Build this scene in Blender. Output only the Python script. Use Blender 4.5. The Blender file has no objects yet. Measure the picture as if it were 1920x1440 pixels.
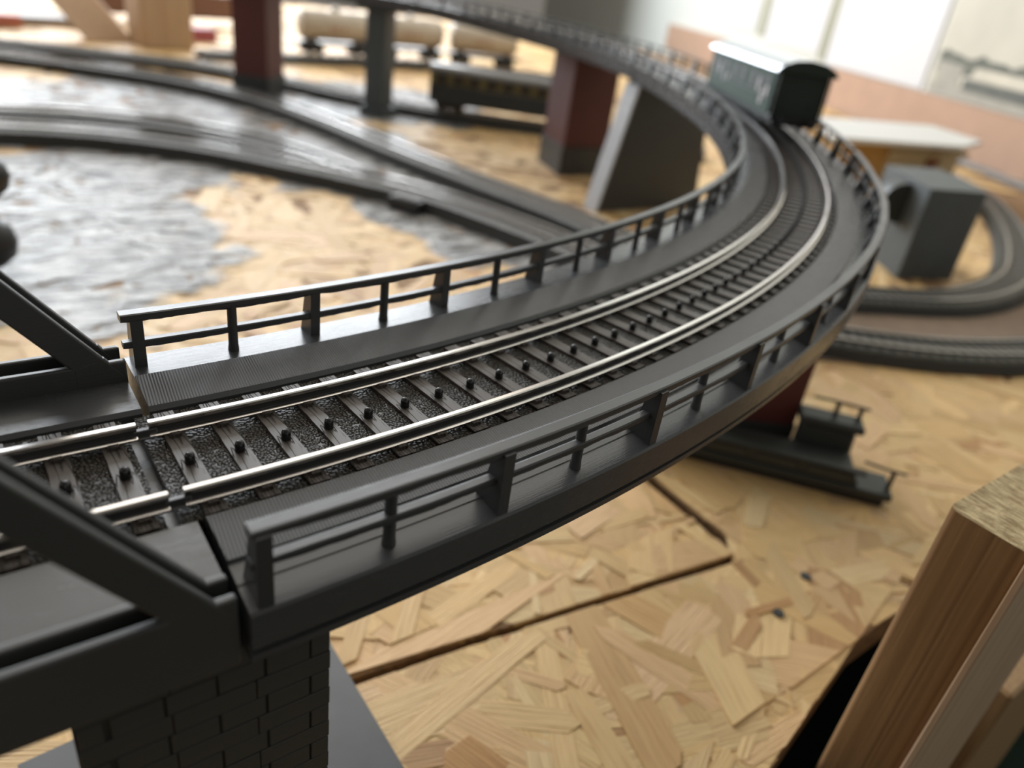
import bpy, math, random
import numpy as np
from mathutils import Matrix, Vector

random.seed(7)
rng = np.random.default_rng(7)
sc = bpy.context.scene
COL = sc.collection
S = 0.001            # everything below is measured in millimetres
OZ = 0.851           # height of the bridge rail tops above the room floor (m)


def W(x, y, z):
    return Vector((x * S, y * S, z * S + OZ))


# ------------------------------------------------------------------ camera
cam_d = bpy.data.cameras.new('camera')
cam = bpy.data.objects.new('camera', cam_d)
COL.objects.link(cam)
cam.location = W(-16.3461, -560.6761, 62.5395)
cam.rotation_euler = (1.06534621, -0.129357578, -0.61898662)
cam_d.sensor_width = 36.0
cam_d.lens = 1399.90382 / 1920 * 36
cam_d.clip_start = 0.005
cam_d.clip_end = 50
cam_d.dof.use_dof = True
cam_d.dof.focus_distance = 0.120
cam_d.dof.aperture_fstop = 14.0
sc.camera = cam

# ------------------------------------------------------------------ light
world = bpy.data.worlds.new('world')
sc.world = world
world.use_nodes = True
wb = world.node_tree.nodes['Background']
wb.inputs[0].default_value = (1.0, 0.92, 0.80, 1)
wb.inputs[1].default_value = 0.20


def area(name, loc, target, sx, sy, power, col):
    d = bpy.data.lights.new(name, 'AREA')
    d.shape = 'RECTANGLE'
    d.size, d.size_y, d.energy, d.color = sx, sy, power, col
    o = bpy.data.objects.new(name, d)
    COL.objects.link(o)
    o.location = W(*loc)
    v = W(*target) - o.location
    o.rotation_euler = v.to_track_quat('-Z', 'Y').to_euler()
    return o


area('window_or_fill', (500, 2300, 855), (340, 0, 855), 2.48, 1.49, 128, (0.90, 0.95, 1.0))  # the window mirrored in the glossy surfaces
area('window_or_fill', (-2100, 500, 900), (100, -100, -60), 1.3, 1.2, 6, (0.95, 0.97, 1.0))  # weak fill added on the left for the piers' left faces
area('overhead_fill', (700, 850, 1600), (700, 850, 0), 2.4, 2.4, 32, (1.0, 0.93, 0.82))  # unseen fill added overhead to lighten upward faces and their reflections

sc.view_settings.view_transform = 'Standard'
sc.view_settings.look = 'None'
sc.view_settings.exposure = 0.0
sc.view_settings.gamma = 1.0
sc.view_settings.use_curve_mapping = False


# ------------------------------------------------------------------ materials
class NT:
    def __init__(self, name):
        m = bpy.data.materials.new(name)
        m.use_nodes = True
        self.m, self.t = m, m.node_tree
        self.b = self.t.nodes['Principled BSDF']

    def n(self, typ, **kw):
        nd = self.t.nodes.new(typ)
        for k, v in kw.items():
            if k.startswith('i_'):
                key = k[2:]
                key = int(key) if key.isdigit() else key.replace('_', ' ')
                nd.inputs[key].default_value = v
            else:
                setattr(nd, k, v)
        return nd

    def l(self, a, b):
        self.t.links.new(a, b)

    def mp(self, src, scale, loc=(0, 0, 0)):
        m = self.n('ShaderNodeMapping')
        m.inputs['Scale'].default_value = scale
        m.inputs['Location'].default_value = loc
        self.l(src, m.inputs[0])
        return m.outputs[0]

    def noise(self, vec, scale=1.0, detail=3.0, rough=0.55):
        nd = self.n('ShaderNodeTexNoise')
        nd.inputs['Scale'].default_value = scale
        nd.inputs['Detail'].default_value = detail
        nd.inputs['Roughness'].default_value = rough
        self.l(vec, nd.inputs['Vector'])
        return nd.outputs['Fac']

    def ramp(self, fac, stops, interp='LINEAR'):
        r = self.n('ShaderNodeValToRGB')
        r.color_ramp.interpolation = interp
        els = r.color_ramp.elements
        while len(els) < len(stops):
            els.new(0.5)
        for e, (p, c) in zip(els, stops):
            e.position = p
            e.color = (*c, 1) if len(c) == 3 else c
        self.l(fac, r.inputs[0])
        return r.outputs[0]

    def math(self, op, a, b=None):
        nd = self.n('ShaderNodeMath', operation=op)
        for i, v in enumerate((a, b)):
            if v is None:
                continue
            if isinstance(v, (int, float)):
                nd.inputs[i].default_value = v
            else:
                self.l(v, nd.inputs[i])
        return nd.outputs[0]

    def mix(self, fac, a, b):
        nd = self.n('ShaderNodeMix', data_type='RGBA')
        for i, v in ((0, fac), (6, a), (7, b)):
            if isinstance(v, (int, float)):
                nd.inputs[i].default_value = v
            elif isinstance(v, tuple):
                nd.inputs[i].default_value = (*v, 1)
            else:
                self.l(v, nd.inputs[i])
        return nd.outputs[2]

    def bump(self, h, dist, strength=1.0, normal=None):
        nd = self.n('ShaderNodeBump')
        nd.inputs['Distance'].default_value = dist
        nd.inputs['Strength'].default_value = strength
        self.l(h, nd.inputs['Height'])
        if normal is not None:
            self.l(normal, nd.inputs['Normal'])
        return nd.outputs[0]

    def set(self, col=None, rough=None, metal=None, spec=None, normal=None, coat=None):
        b = self.b
        if col is not None:
            if isinstance(col, tuple):
                b.inputs['Base Color'].default_value = (*col, 1)
            else:
                self.l(col, b.inputs['Base Color'])
        if rough is not None:
            if isinstance(rough, (int, float)):
                b.inputs['Roughness'].default_value = rough
            else:
                self.l(rough, b.inputs['Roughness'])
        if metal is not None:
            b.inputs['Metallic'].default_value = metal
        if spec is not None:
            b.inputs['Specular IOR Level'].default_value = spec
        if normal is not None:
            self.l(normal, b.inputs['Normal'])
        if coat is not None:
            b.inputs['Coat Weight'].default_value = coat
        return self.m


def simple(name, col, rough=0.5, metal=0.0, spec=0.5, nscale=300.0, var=0.12, bumpd=0.0):
    k = NT(name)
    co = k.n('ShaderNodeTexCoord').outputs['Object']
    f = k.noise(co, nscale)
    c0 = tuple(max(0, c * (1 - var)) for c in col)
    c1 = tuple(min(1, c * (1 + var)) for c in col)
    c = k.ramp(f, [(0.3, c0), (0.7, c1)])
    nm = k.bump(f, bumpd) if bumpd else None
    return k.set(col=c, rough=rough, metal=metal, spec=spec, normal=nm)


def mat_print(name, col, rough, rib=False):
    """3D printed plastic; UV = millimetres along the bridge, across it."""
    k = NT(name)
    uv = k.n('ShaderNodeTexCoord').outputs['UV']
    streak = k.noise(k.mp(uv, (0.12, 5.0, 1)), 1.0, 4)
    blot = k.noise(k.mp(uv, (0.08, 0.15, 1)), 1.0, 3)
    fine = k.noise(k.mp(uv, (1.6, 9.0, 1)), 1.0, 2)
    c = k.mix(k.math('MULTIPLY', streak, 0.35), col, tuple(x * 1.5 for x in col))
    if rib:
        sep = k.n('ShaderNodeSeparateXYZ')
        k.l(uv, sep.inputs[0])
        u = k.math('ADD', k.math('MULTIPLY', sep.outputs[0], 2 * math.pi / 0.46),
                   k.math('ADD', k.math('MULTIPLY', sep.outputs[1], 1.3), k.math('MULTIPLY', blot, 2.5)))
        w = k.math('SINE', u)
        nm = k.bump(w, 0.00006, 1.0)
        nm = k.bump(fine, 0.00003, 0.5, nm)
        c = k.mix(k.math('MULTIPLY', k.math('ADD', w, 1.0), 0.36), c, tuple(x * 1.7 for x in col))
    else:
        nm = k.bump(streak, 0.00006, 0.55)
        nm = k.bump(fine, 0.00002, 0.4, nm)
    r = k.math('ADD', k.math('MULTIPLY', blot, 0.22), rough - 0.1)
    return k.set(col=c, rough=r, normal=nm, spec=0.5)


M = {}
M['deck'] = mat_print('dark_grey_print', (0.056, 0.058, 0.062), 0.25)
M['ribbed'] = mat_print('ribbed_grey_print', (0.056, 0.057, 0.060), 0.32, rib=True)
M['rail_print'] = mat_print('railing_print', (0.044, 0.045, 0.047), 0.32)


def mat_layered(name, col, rough, pitch=0.35, axis=2):
    """printed plastic with layer lines running along object space"""
    k = NT(name)
    co = k.n('ShaderNodeTexCoord').outputs['Object']
    sc_ = [40.0, 40.0, 40.0]
    sc_[axis] = 2200.0
    f = k.noise(k.mp(co, tuple(sc_)), 1.0, 2)
    b = k.noise(co, 60.0, 3)
    nm = k.bump(f, 0.00006, 0.5)
    c = k.mix(b, tuple(x * 0.85 for x in col), tuple(x * 1.2 for x in col))
    return k.set(col=c, rough=rough, normal=nm)


M['truss'] = mat_layered('truss_print', (0.048, 0.049, 0.050), 0.42)
M['brick'] = mat_layered('pier_brick_print', (0.036, 0.037, 0.036), 0.6)
M['brick_core'] = mat_layered('pier_core_print', (0.024, 0.025, 0.024), 0.65)
M['slabgrey'] = mat_layered('slab_print', (0.045, 0.048, 0.048), 0.45)
M['boxgrey'] = mat_layered('box_print', (0.075, 0.088, 0.092), 0.55)
M['redbrick'] = mat_layered('red_pier_paint', (0.105, 0.026, 0.022), 0.55)
M['plate'] = simple('grey_plate', (0.085, 0.092, 0.098), 0.45, nscale=90)
M['loco'] = mat_layered('loco_print', (0.032, 0.037, 0.034), 0.5)


def mat_rail():
    k = NT('nickel_rail')
    co = k.n('ShaderNodeTexCoord').outputs['Object']
    f = k.noise(co, 500.0, 3)
    r = 0.19
    return k.set(col=(0.72, 0.69, 0.66), rough=r, metal=1.0)


M['rail'] = mat_rail()
M['railweb'] = simple('rail_web_dark', (0.035, 0.035, 0.038), 0.4)
M['joiner'] = simple('joiner_steel', (0.10, 0.10, 0.105), 0.4, metal=0.6)


def mat_sleeper():
    k = NT('sleeper_plastic')
    co = k.n('ShaderNodeTexCoord').outputs['Object']
    g = k.noise(k.mp(co, (1500, 70, 300)), 1.0, 2)
    g2 = k.noise(k.mp(co, (900, 90, 300)), 1.0, 1)
    crack = k.ramp(g2, [(0.47, (1, 1, 1)), (0.50, (0, 0, 0)), (0.53, (1, 1, 1))])
    c = k.mix(g, (0.034, 0.028, 0.025), (0.062, 0.049, 0.041))
    c = k.mix(crack, (0.012, 0.010, 0.009), c)
    nm = k.bump(crack, 0.00012, 0.8)
    nm = k.bump(g, 0.00005, 0.6, nm)
    return k.set(col=c, rough=0.42, normal=nm)


M['sleeper'] = mat_sleeper()
M['stud'] = simple('stud_black', (0.012, 0.012, 0.013), 0.16)


def mat_ballast(name, c0, c1, rough=0.45, scale=2100.0, d=0.00035):
    k = NT(name)
    co = k.n('ShaderNodeTexCoord').outputs['Object']
    v = k.n('ShaderNodeTexVoronoi')
    v.inputs['Scale'].default_value = scale
    k.l(co, v.inputs['Vector'])
    h = k.ramp(v.outputs['Distance'], [(0.0, (1, 1, 1)), (0.25, (0.9, 0.9, 0.9)), (0.5, (0.6, 0.6, 0.6)), (0.75, (0, 0, 0))])
    f = k.noise(co, 250.0, 3)
    c = k.mix(f, c0, c1)
    c = k.mix(h, tuple(x * 0.35 for x in c0), c)
    return k.set(col=c, rough=rough, normal=k.bump(h, d, 1.0))


M['ballast'] = mat_ballast('ballast_dark', (0.022, 0.018, 0.012), (0.042, 0.033, 0.022), 0.34, 1750.0, 0.0005)
M['bed'] = mat_ballast('ballast_grey', (0.15, 0.145, 0.135), (0.22, 0.215, 0.20), 0.45, 700, 0.0006)
M['bed_olive'] = mat_ballast('ballast_olive', (0.050, 0.050, 0.036), (0.080, 0.078, 0.055), 0.8, 700, 0.0005)
M['bed_side'] = simple('bed_side', (0.030, 0.030, 0.028), 0.7)
M['felt'] = simple('brown_felt', (0.20, 0.145, 0.105), 0.95, nscale=120)


def mat_osb(name, painted):
    k = NT(name)
    uv = k.n('ShaderNodeTexCoord').outputs['UV']
    at = k.n('ShaderNodeAttribute', attribute_name='fcol')
    g = k.noise(k.mp(uv, (0.05, 1.6, 1)), 1.0, 4, 0.6)
    g2 = k.noise(k.mp(uv, (0.02, 0.35, 1)), 1.0, 2)
    dark = k.ramp(g, [(0.30, (0.60, 0.46, 0.30)), (0.47, (0.97, 0.96, 0.93)), (0.62, (1.08, 1.08, 1.05))])
    c = k.n('ShaderNodeMix', data_type='RGBA', blend_type='MULTIPLY')
    c.inputs[0].default_value = 0.8
    k.l(at.outputs['Color'], c.inputs[6])
    k.l(dark, c.inputs[7])
    c = c.outputs[2]
    c = k.mix(k.math('MULTIPLY', g2, 0.25), c, (0.70, 0.54, 0.30))
    rough = 0.55
    nm = k.bump(g, 0.0005, 0.7)
    if painted:
        # roads brushed in grey gloss paint on the board (world millimetres)
        pos = k.n('ShaderNodeNewGeometry').outputs['Position']
        p = k.mp(pos, (1000, 1000, 0))
        wob = k.noise(p, 0.018, 3)
        fac = None
        for (cx, cy, rx, ry) in ((30, -55, 92, 165), (150, 250, 170, 190), (420, 330, 150, 140), (80, 40, 90, 80),
                                 (262, -100, 45, 120), (270, 110, 100, 200)):
            d = k.n('ShaderNodeVectorMath', operation='LENGTH')
            k.l(k.mp(p, (1 / rx, 1 / ry, 0), (-cx / rx, -cy / ry, 0)), d.inputs[0])
            e = k.math('SUBTRACT', 1.0, d.outputs['Value'])
            fac = e if fac is None else k.math('MAXIMUM', fac, e)
        d = k.n('ShaderNodeVectorMath', operation='DISTANCE')
        k.l(p, d.inputs[0])
        d.inputs[1].default_value = (-76, -230, 0)
        e = k.math('SUBTRACT', 1.0, k.math('DIVIDE', k.math('ABSOLUTE', k.math('SUBTRACT', d.outputs['Value'], 393)), 44))
        sy = k.n('ShaderNodeSeparateXYZ')
        k.l(p, sy.inputs[0])
        e = k.math('MINIMUM', e, k.math('MULTIPLY', k.math('ADD', sy.outputs[1], 255), 0.02))
        fac = k.math('MAXIMUM', fac, e)
        fac = k.math('ADD', fac, k.math('MULTIPLY', k.math('SUBTRACT', wob, 0.5), 1.1))
        fac = k.ramp(fac, [(0.0, (0, 0, 0)), (0.10, (1, 1, 1))])
        mot = k.noise(k.mp(p, (0.035, 0.10, 0)), 1.0, 5, 0.65)
        pc = k.ramp(mot, [(0.40, (0.075, 0.07, 0.065)), (0.50, (0.24, 0.235, 0.23)), (0.62, (0.50, 0.495, 0.49))])
        pm = k.noise(k.mp(p, (0.05, 0.14, 0)), 1.0, 5, 0.6)
        nm = k.bump(k.math('MULTIPLY', pm, fac), 0.006, 0.9, nm)
        c = k.mix(fac, c, pc)
        r = k.n('ShaderNodeMix', data_type='FLOAT')
        k.l(fac, r.inputs[0])
        r.inputs[2].default_value = rough
        r.inputs[3].default_value = 0.34
        rough = r.outputs[0]
    return k.set(col=c, rough=rough, normal=nm)


M['osb'] = mat_osb('osb_strands', False)
M['osb_p'] = mat_osb('osb_strands_painted', True)
M['osb_edge'] = simple('osb_edge', (0.24, 0.135, 0.06), 0.8, nscale=400, var=0.4, bumpd=0.0004)


def mat_pine(name, c0, c1, axis=2, ring=260.0, rough=0.5):
    k = NT(name)
    co = k.n('ShaderNodeTexCoord').outputs['Object']
    s = [ring, ring, ring]
    s[axis] = 4.0
    s2 = [1500.0, 1500.0, 1500.0]
    s2[axis] = 60.0
    g = k.noise(k.mp(co, tuple(s)), 1.0, 1.5, 0.4)
    w = k.math('PINGPONG', k.math('MULTIPLY', g, 9.0), 1.0)
    f = k.noise(k.mp(co, tuple(s2)), 1.0, 3)
    c = k.mix(w, c0, c1)
    c = k.mix(k.math('MULTIPLY', f, 0.35), c, tuple(x * 0.6 for x in c0))
    nm = k.bump(f, 0.00015, 0.5)
    nm = k.bump(w, 0.00008, 0.4, nm)
    return k.set(col=c, rough=rough, normal=nm)


M['pine'] = mat_pine('pine_side', (0.20, 0.105, 0.042), (0.34, 0.195, 0.088))
M['pine_light'] = mat_pine('pine_pale', (0.48, 0.32, 0.20), (0.62, 0.46, 0.32))


def mat_endgrain():
    k = NT('pine_end_grain')
    co = k.n('ShaderNodeTexCoord').outputs['Object']
    saw = k.noise(k.mp(co, (1000, 190, 100)), 1.0, 3, 0.6)
    sp = k.noise(co, 900.0, 4, 0.7)
    saw = k.ramp(saw, [(0.36, (0, 0, 0)), (0.60, (1, 1, 1))])
    c = k.mix(saw, (0.27, 0.19, 0.09), (0.62, 0.50, 0.29))
    c = k.mix(k.ramp(sp, [(0.56, (0, 0, 0)), (0.68, (0.8, 0.8, 0.8))]), c, (0.30, 0.19, 0.08))
    return k.set(col=c, rough=0.8, normal=k.bump(k.math('ADD', saw, sp), 0.0005, 0.8))


M['endgrain'] = mat_endgrain()

M['wallpaint'] = simple('wall_cream', (0.52, 0.53, 0.49), 0.9, nscale=3, var=0.04)
M['floor'] = simple('floor_dark', (0.010, 0.022, 0.015), 0.9, spec=0.1, nscale=8)
M['chip'] = simple('chipboard_band', (0.36, 0.225, 0.15), 0.7, nscale=30, var=0.06)
M['paper'] = simple('white_paper', (0.53, 0.53, 0.54), 0.6, nscale=3, var=0.02)
M['olive'] = simple('olive_strip', (0.30, 0.305, 0.235), 0.8, nscale=5)
M['postersky'] = simple('poster_sky', (0.42, 0.40, 0.33), 0.6, nscale=12, var=0.08)
M['postertree'] = simple('poster_trees', (0.075, 0.08, 0.055), 0.6, nscale=60, var=0.5)
M['posterhouse'] = simple('poster_house', (0.27, 0.26, 0.215), 0.6, nscale=40, var=0.15)
M['postertrain'] = simple('poster_train', (0.46, 0.43, 0.35), 0.6, nscale=20)
M['posterdark'] = simple('poster_dark', (0.06, 0.065, 0.05), 0.6, nscale=60, var=0.3)
M['green'] = simple('wagon_green', (0.018, 0.046, 0.031), 0.6, spec=0.2, nscale=200)
M['greend'] = simple('wagon_dark_green', (0.014, 0.026, 0.020), 0.4, nscale=200)
M['silver'] = simple('silver_roof', (0.62, 0.66, 0.70), 0.30, metal=0.55, nscale=200, var=0.03)
M['black'] = simple('black_plastic', (0.014, 0.015, 0.017), 0.4, nscale=200)
M['print_white'] = simple('white_print', (0.45, 0.42, 0.43), 0.5)
M['cream'] = simple('tank_cream', (0.50, 0.44, 0.36), 0.38, nscale=60)
M['rust'] = simple('tank_rust', (0.40, 0.20, 0.13), 0.6)
M['coach'] = simple('coach_blue', (0.022, 0.032, 0.042), 0.4, nscale=60)
M['coachwin'] = simple('coach_window_band', (0.13, 0.115, 0.055), 0.25, nscale=60, var=0.5)
M['coachroof'] = simple('coach_roof', (0.13, 0.13, 0.13), 0.28, nscale=60)
M['boxgreen'] = simple('dark_green_card', (0.012, 0.028, 0.018), 0.7, spec=0.2)
M['pine_light2'] = mat_pine('pine_tan', (0.32, 0.19, 0.085), (0.40, 0.25, 0.12))
M['tsleeper'] = simple('track_sleeper_grey', (0.10, 0.095, 0.088), 0.4)
M['pine_frame'] = mat_pine('pine_frame', (0.46, 0.30, 0.17), (0.56, 0.40, 0.26))
M['white'] = simple('white_card', (0.62, 0.62, 0.60), 0.5, nscale=20, var=0.02)
M['ochre'] = simple('ochre_wall', (0.46, 0.27, 0.08), 0.7, nscale=20)
M['sand'] = simple('sand_wall', (0.50, 0.42, 0.26), 0.7, nscale=20)
M['brown'] = simple('brown_door', (0.20, 0.075, 0.025), 0.6)
M['pink'] = simple('salmon_card', (0.55, 0.22, 0.18), 0.6)
M['crimson'] = simple('crimson_card', (0.32, 0.08, 0.10), 0.6)
M['greycard'] = simple('grey_card', (0.28, 0.28, 0.29), 0.6)
M['darkwood'] = mat_pine('dark_timber', (0.13, 0.06, 0.04), (0.20, 0.10, 0.06), axis=0)


# ------------------------------------------------------------------ mesh helpers
class MB:
    def __init__(self):
        self.v, self.f, self.mi, self.uv, self.sm = [], [], [], [], []

    def add(self, vs, fs, mi=0, uvs=None, smooth=False):
        o = len(self.v)
        self.v += [tuple(p) for p in vs]
        for i, f in enumerate(fs):
            self.f.append(tuple(o + j for j in f))
            self.mi.append(mi[i] if isinstance(mi, (list, tuple)) else mi)
            self.sm.append(smooth)
            self.uv.append(uvs[i] if uvs else [(vs[j][0] + vs[j][2] * 0.3, vs[j][1] + vs[j][2] * 0.7) for j in f])

    def box(self, c, s, rz=0.0, mi=0, taper=(1, 1)):
        ca, sa = math.cos(rz), math.sin(rz)
        vs = []
        for dz in (-.5, .5):
            tx, ty = (1, 1) if dz < 0 else taper
            for dx, dy in ((-.5, -.5), (.5, -.5), (.5, .5), (-.5, .5)):
                x, y = dx * s[0] * tx, dy * s[1] * ty
                vs.append((c[0] + x * ca - y * sa, c[1] + x * sa + y * ca, c[2] + dz * s[2]))
        self.add(vs, [(3, 2, 1, 0), (4, 5, 6, 7), (0, 1, 5, 4), (1, 2, 6, 5), (2, 3, 7, 6), (3, 0, 4, 7)], mi)

    def prism(self, poly, z0, z1, mi=0, mtop=None):
        n = len(poly)
        vs = [(x, y, z0) for x, y in poly] + [(x, y, z1) for x, y in poly]
        self.add(vs, [tuple(range(n - 1, -1, -1))], mi)
        self.add(vs, [tuple(range(n, 2 * n))], mi if mtop is None else mtop)
        self.add(vs, [(i, (i + 1) % n, n + (i + 1) % n, n + i) for i in range(n)], mi)

    def hull(self, bottom, top, mi=0):
        """two matching loops of 3D points"""
        n = len(bottom)
        self.add(list(bottom) + list(top), [tuple(range(n - 1, -1, -1)), tuple(range(n, 2 * n))] +
                 [(i, (i + 1) % n, n + (i + 1) % n, n + i) for i in range(n)], mi)

    def sweep(self, frames, prof, mis=None, smooth=False, caps=True, u0=0.0):
        """frames: list of (x, y, z, nx, ny) - n points to +r; prof: closed [(r, z)]"""
        n = len(prof)
        vs, L = [], [u0]
        for i, (x, y, z, nx, ny) in enumerate(frames):
            if i:
                p = frames[i - 1]
                L.append(L[-1] + math.dist((x, y), (p[0], p[1])))
            for r, h in prof:
                vs.append((x + nx * r, y + ny * r, z + h))
        per = [0.0]
        for i in range(n):
            a, b = prof[i], prof[(i + 1) % n]
            per.append(per[-1] + math.dist(a, b))
        fs, uv, mi = [], [], []
        for i in range(len(frames) - 1):
            for j in range(n):
                k = (j + 1) % n
                a, b = i * n, (i + 1) * n
                fs.append((a + j, b + j, b + k, a + k))
                uv.append([(L[i], per[j]), (L[i + 1], per[j]), (L[i + 1], per[j + 1]), (L[i], per[j + 1])])
                mi.append(mis[j] if mis else 0)
        self.add(vs, fs, mi, uv, smooth)
        if caps:
            m = (len(frames) - 1) * n
            self.add(vs, [tuple(range(n)), tuple(m + j for j in reversed(range(n)))], 0)

    def lathe(self, c, prof, seg=16, axis='z', smooth=True, mi=0, rz=0.0):
        vs = []
        for r, h in prof:
            for i in range(seg):
                a = 2 * math.pi * i / seg
                if axis == 'z':
                    p = (r * math.cos(a), r * math.sin(a), h)
                elif axis == 'x':
                    p = (h, r * math.cos(a), r * math.sin(a))
                else:
                    p = (r * math.cos(a), h, r * math.sin(a))
                x = p[0] * math.cos(rz) - p[1] * math.sin(rz)
                y = p[0] * math.sin(rz) + p[1] * math.cos(rz)
                vs.append((c[0] + x, c[1] + y, c[2] + p[2]))
        fs = []
        for k in range(len(prof) - 1):
            for i in range(seg):
                j = (i + 1) % seg
                fs.append((k * seg + i, k * seg + j, (k + 1) * seg + j, (k + 1) * seg + i))
        self.add(vs, fs, mi, None, smooth)
        self.add(vs, [tuple(reversed(range(seg))), tuple((len(prof) - 1) * seg + i for i in range(seg))], mi)

    def tube(self, a, b, r, seg=10, mi=0):
        a, b = Vector(a), Vector(b)
        d = (b - a).normalized()
        u = d.orthogonal().normalized()
        w = d.cross(u)
        vs = []
        for p in (a, b):
            for i in range(seg):
                t = 2 * math.pi * i / seg
                vs.append(tuple(p + (u * math.cos(t) + w * math.sin(t)) * r))
        self.add(vs, [(i, (i + 1) % seg, seg + (i + 1) % seg, seg + i) for i in range(seg)], mi, None, True)
        self.add(vs, [tuple(reversed(range(seg))), tuple(range(seg, 2 * seg))], mi)

    def mesh(self, name, mats, org=(0, 0, 0)):
        me = bpy.data.meshes.new(name)
        me.from_pydata([((x - org[0]) * S, (y - org[1]) * S, (z - org[2]) * S) for x, y, z in self.v], [], self.f)
        for m in mats:
            me.materials.append(m)
        me.polygons.foreach_set('material_index', self.mi)
        me.polygons.foreach_set('use_smooth', self.sm)
        ul = me.uv_layers.new(name='UVMap')
        ul.data.foreach_set('uv', [c for f in self.uv for p in f for c in p])
        me.validate()
        me.update()
        return me


MW = {}


def place(o, loc, rz=0.0, parent=None):
    m = Matrix.Translation(W(*loc)) @ Matrix.Rotation(rz, 4, 'Z')
    MW[o.name] = m
    if parent is not None:
        o.parent = parent
        m = MW[parent.name].inverted() @ m
    o.matrix_basis = m
    return o


def tag(o, label=None, cat=None, group=None, kind=None):
    for k, v in (('label', label), ('category', cat), ('group', group), ('kind', kind)):
        if v:
            o[k] = v
    return o


def thing(name, label, cat, loc, rz=0.0, group=None):
    o = bpy.data.objects.new(name, None)
    o.empty_display_size = 0.01
    COL.objects.link(o)
    place(o, loc, rz)
    return tag(o, label, cat, group)


def obj(name, mb, mats, parent=None, org=None, bevel=0.0, seg=1, kind=None):
    """mesh given in world millimetres"""
    if org is None:
        a = np.array(mb.v)
        org = tuple((a.min(0) + a.max(0)) / 2)
        org = (org[0], org[1], float(a[:, 2].min()))
    if not isinstance(mats, (list, tuple)):
        mats = [mats]
    o = bpy.data.objects.new(name, mb.mesh(name, mats, org))
    COL.objects.link(o)
    place(o, org, 0.0, parent)
    if bevel:
        add_bevel(o, bevel, seg)
    if kind:
        o['kind'] = kind
    return o


def add_bevel(o, w, seg=1):
    b = o.modifiers.new('bevel', 'BEVEL')
    b.width = w * S
    b.segments = seg
    b.limit_method = 'ANGLE'
    b.angle_limit = math.radians(40)
    b.harden_normals = False


def local_mesh(name, mb, mats):
    return mb.mesh(name, mats if isinstance(mats, (list, tuple)) else [mats])


def inst(name, me, parent, loc, rz, bevel=0.0):
    """part placed from a shared mesh built in its own frame"""
    o = bpy.data.objects.new(name, me)
    COL.objects.link(o)
    place(o, loc, rz, parent)
    if bevel:
        add_bevel(o, bevel)
    return o


# ------------------------------------------------------------------ room
ZT = -101.0                                    # surface of the layout table
WP, WU, WN = np.array([1200., -170.]), np.array([.5, .866]), np.array([-.866, .5])


def wp(u, off=0.0):
    q = WP + WU * u + WN * off
    return (float(q[0]), float(q[1]))


mb = MB()
mb.box((500, 1500, -856), (9000, 9000, 10))
tag(obj('floor', mb, M['floor']), kind='structure')
mb = MB()
mb.prism([wp(-1600), wp(5200), wp(5200, -60), wp(-1600, -60)], -850, 1650)
tag(obj('wall_right', mb, M['wallpaint']), kind='structure')
mb = MB()
mb.prism([wp(-900, 14), wp(1900, 14), wp(1900, 0.5), wp(-900, 0.5)], ZT - 1, -27)
tag(obj('trim_1', mb, M['chip'], bevel=1.0), kind='structure')


# ------------------------------------------------------------------ OSB boards
def inside(poly, x, y):
    n = len(poly)
    c = np.zeros(np.shape(x), bool)
    for i in range(n):
        x1, y1 = poly[i]
        x2, y2 = poly[(i + 1) % n]
        cond = ((y1 > y) != (y2 > y)) & (x < (x2 - x1) * (y - y1) / ((y2 - y1) + 1e-12) + x1)
        c ^= cond
    return c


PAL = np.array([(0.60, 0.42, 0.185), (0.64, 0.46, 0.22), (0.57, 0.39, 0.165), (0.66, 0.49, 0.24), (0.60, 0.41, 0.21),
                (0.62, 0.43, 0.235), (0.54, 0.35, 0.15), (0.68, 0.53, 0.29), (0.42, 0.23, 0.085)])
PAL = PAL * np.array([1.08, 1.01, 0.97])
PALP = np.array([.17, .19, .14, .13, .11, .1, .06, .06, .04])


def clip_flake(w, pts, poly, c):
    n = len(poly)
    P = [(x, y, a, b) for (x, y), (a, b) in zip(w, pts)]
    for i in range(n):
        x1, y1 = poly[i]
        x2, y2 = poly[(i + 1) % n]
        ex, ey = x2 - x1, y2 - y1
        le = math.hypot(ex, ey)
        sgn = 1 if ex * (c[1] - y1) - ey * (c[0] - x1) > 0 else -1
        s0 = ((c[0] - x1) * ex + (c[1] - y1) * ey) / le / le
        if s0 < -0.6 or s0 > 1.6:
            continue
        f = lambda p: sgn * (ex * (p[1] - y1) - ey * (p[0] - x1)) / le + random.uniform(-.4, .4)
        D = [f(p) for p in P]
        if min(D) >= 0:
            continue
        out = []
        for j in range(len(P)):
            a, b = P[j], P[(j + 1) % len(P)]
            da, db = D[j], D[(j + 1) % len(P)]
            if da >= 0:
                out.append(a)
            if (da >= 0) != (db >= 0):
                t = da / (da - db)
                out.append(tuple(a[k] + (b[k] - a[k]) * t for k in range(4)))
        P = out
        if len(P) < 3:
            return None
    return [p[:2] for p in P], [p[2:] for p in P]


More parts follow.
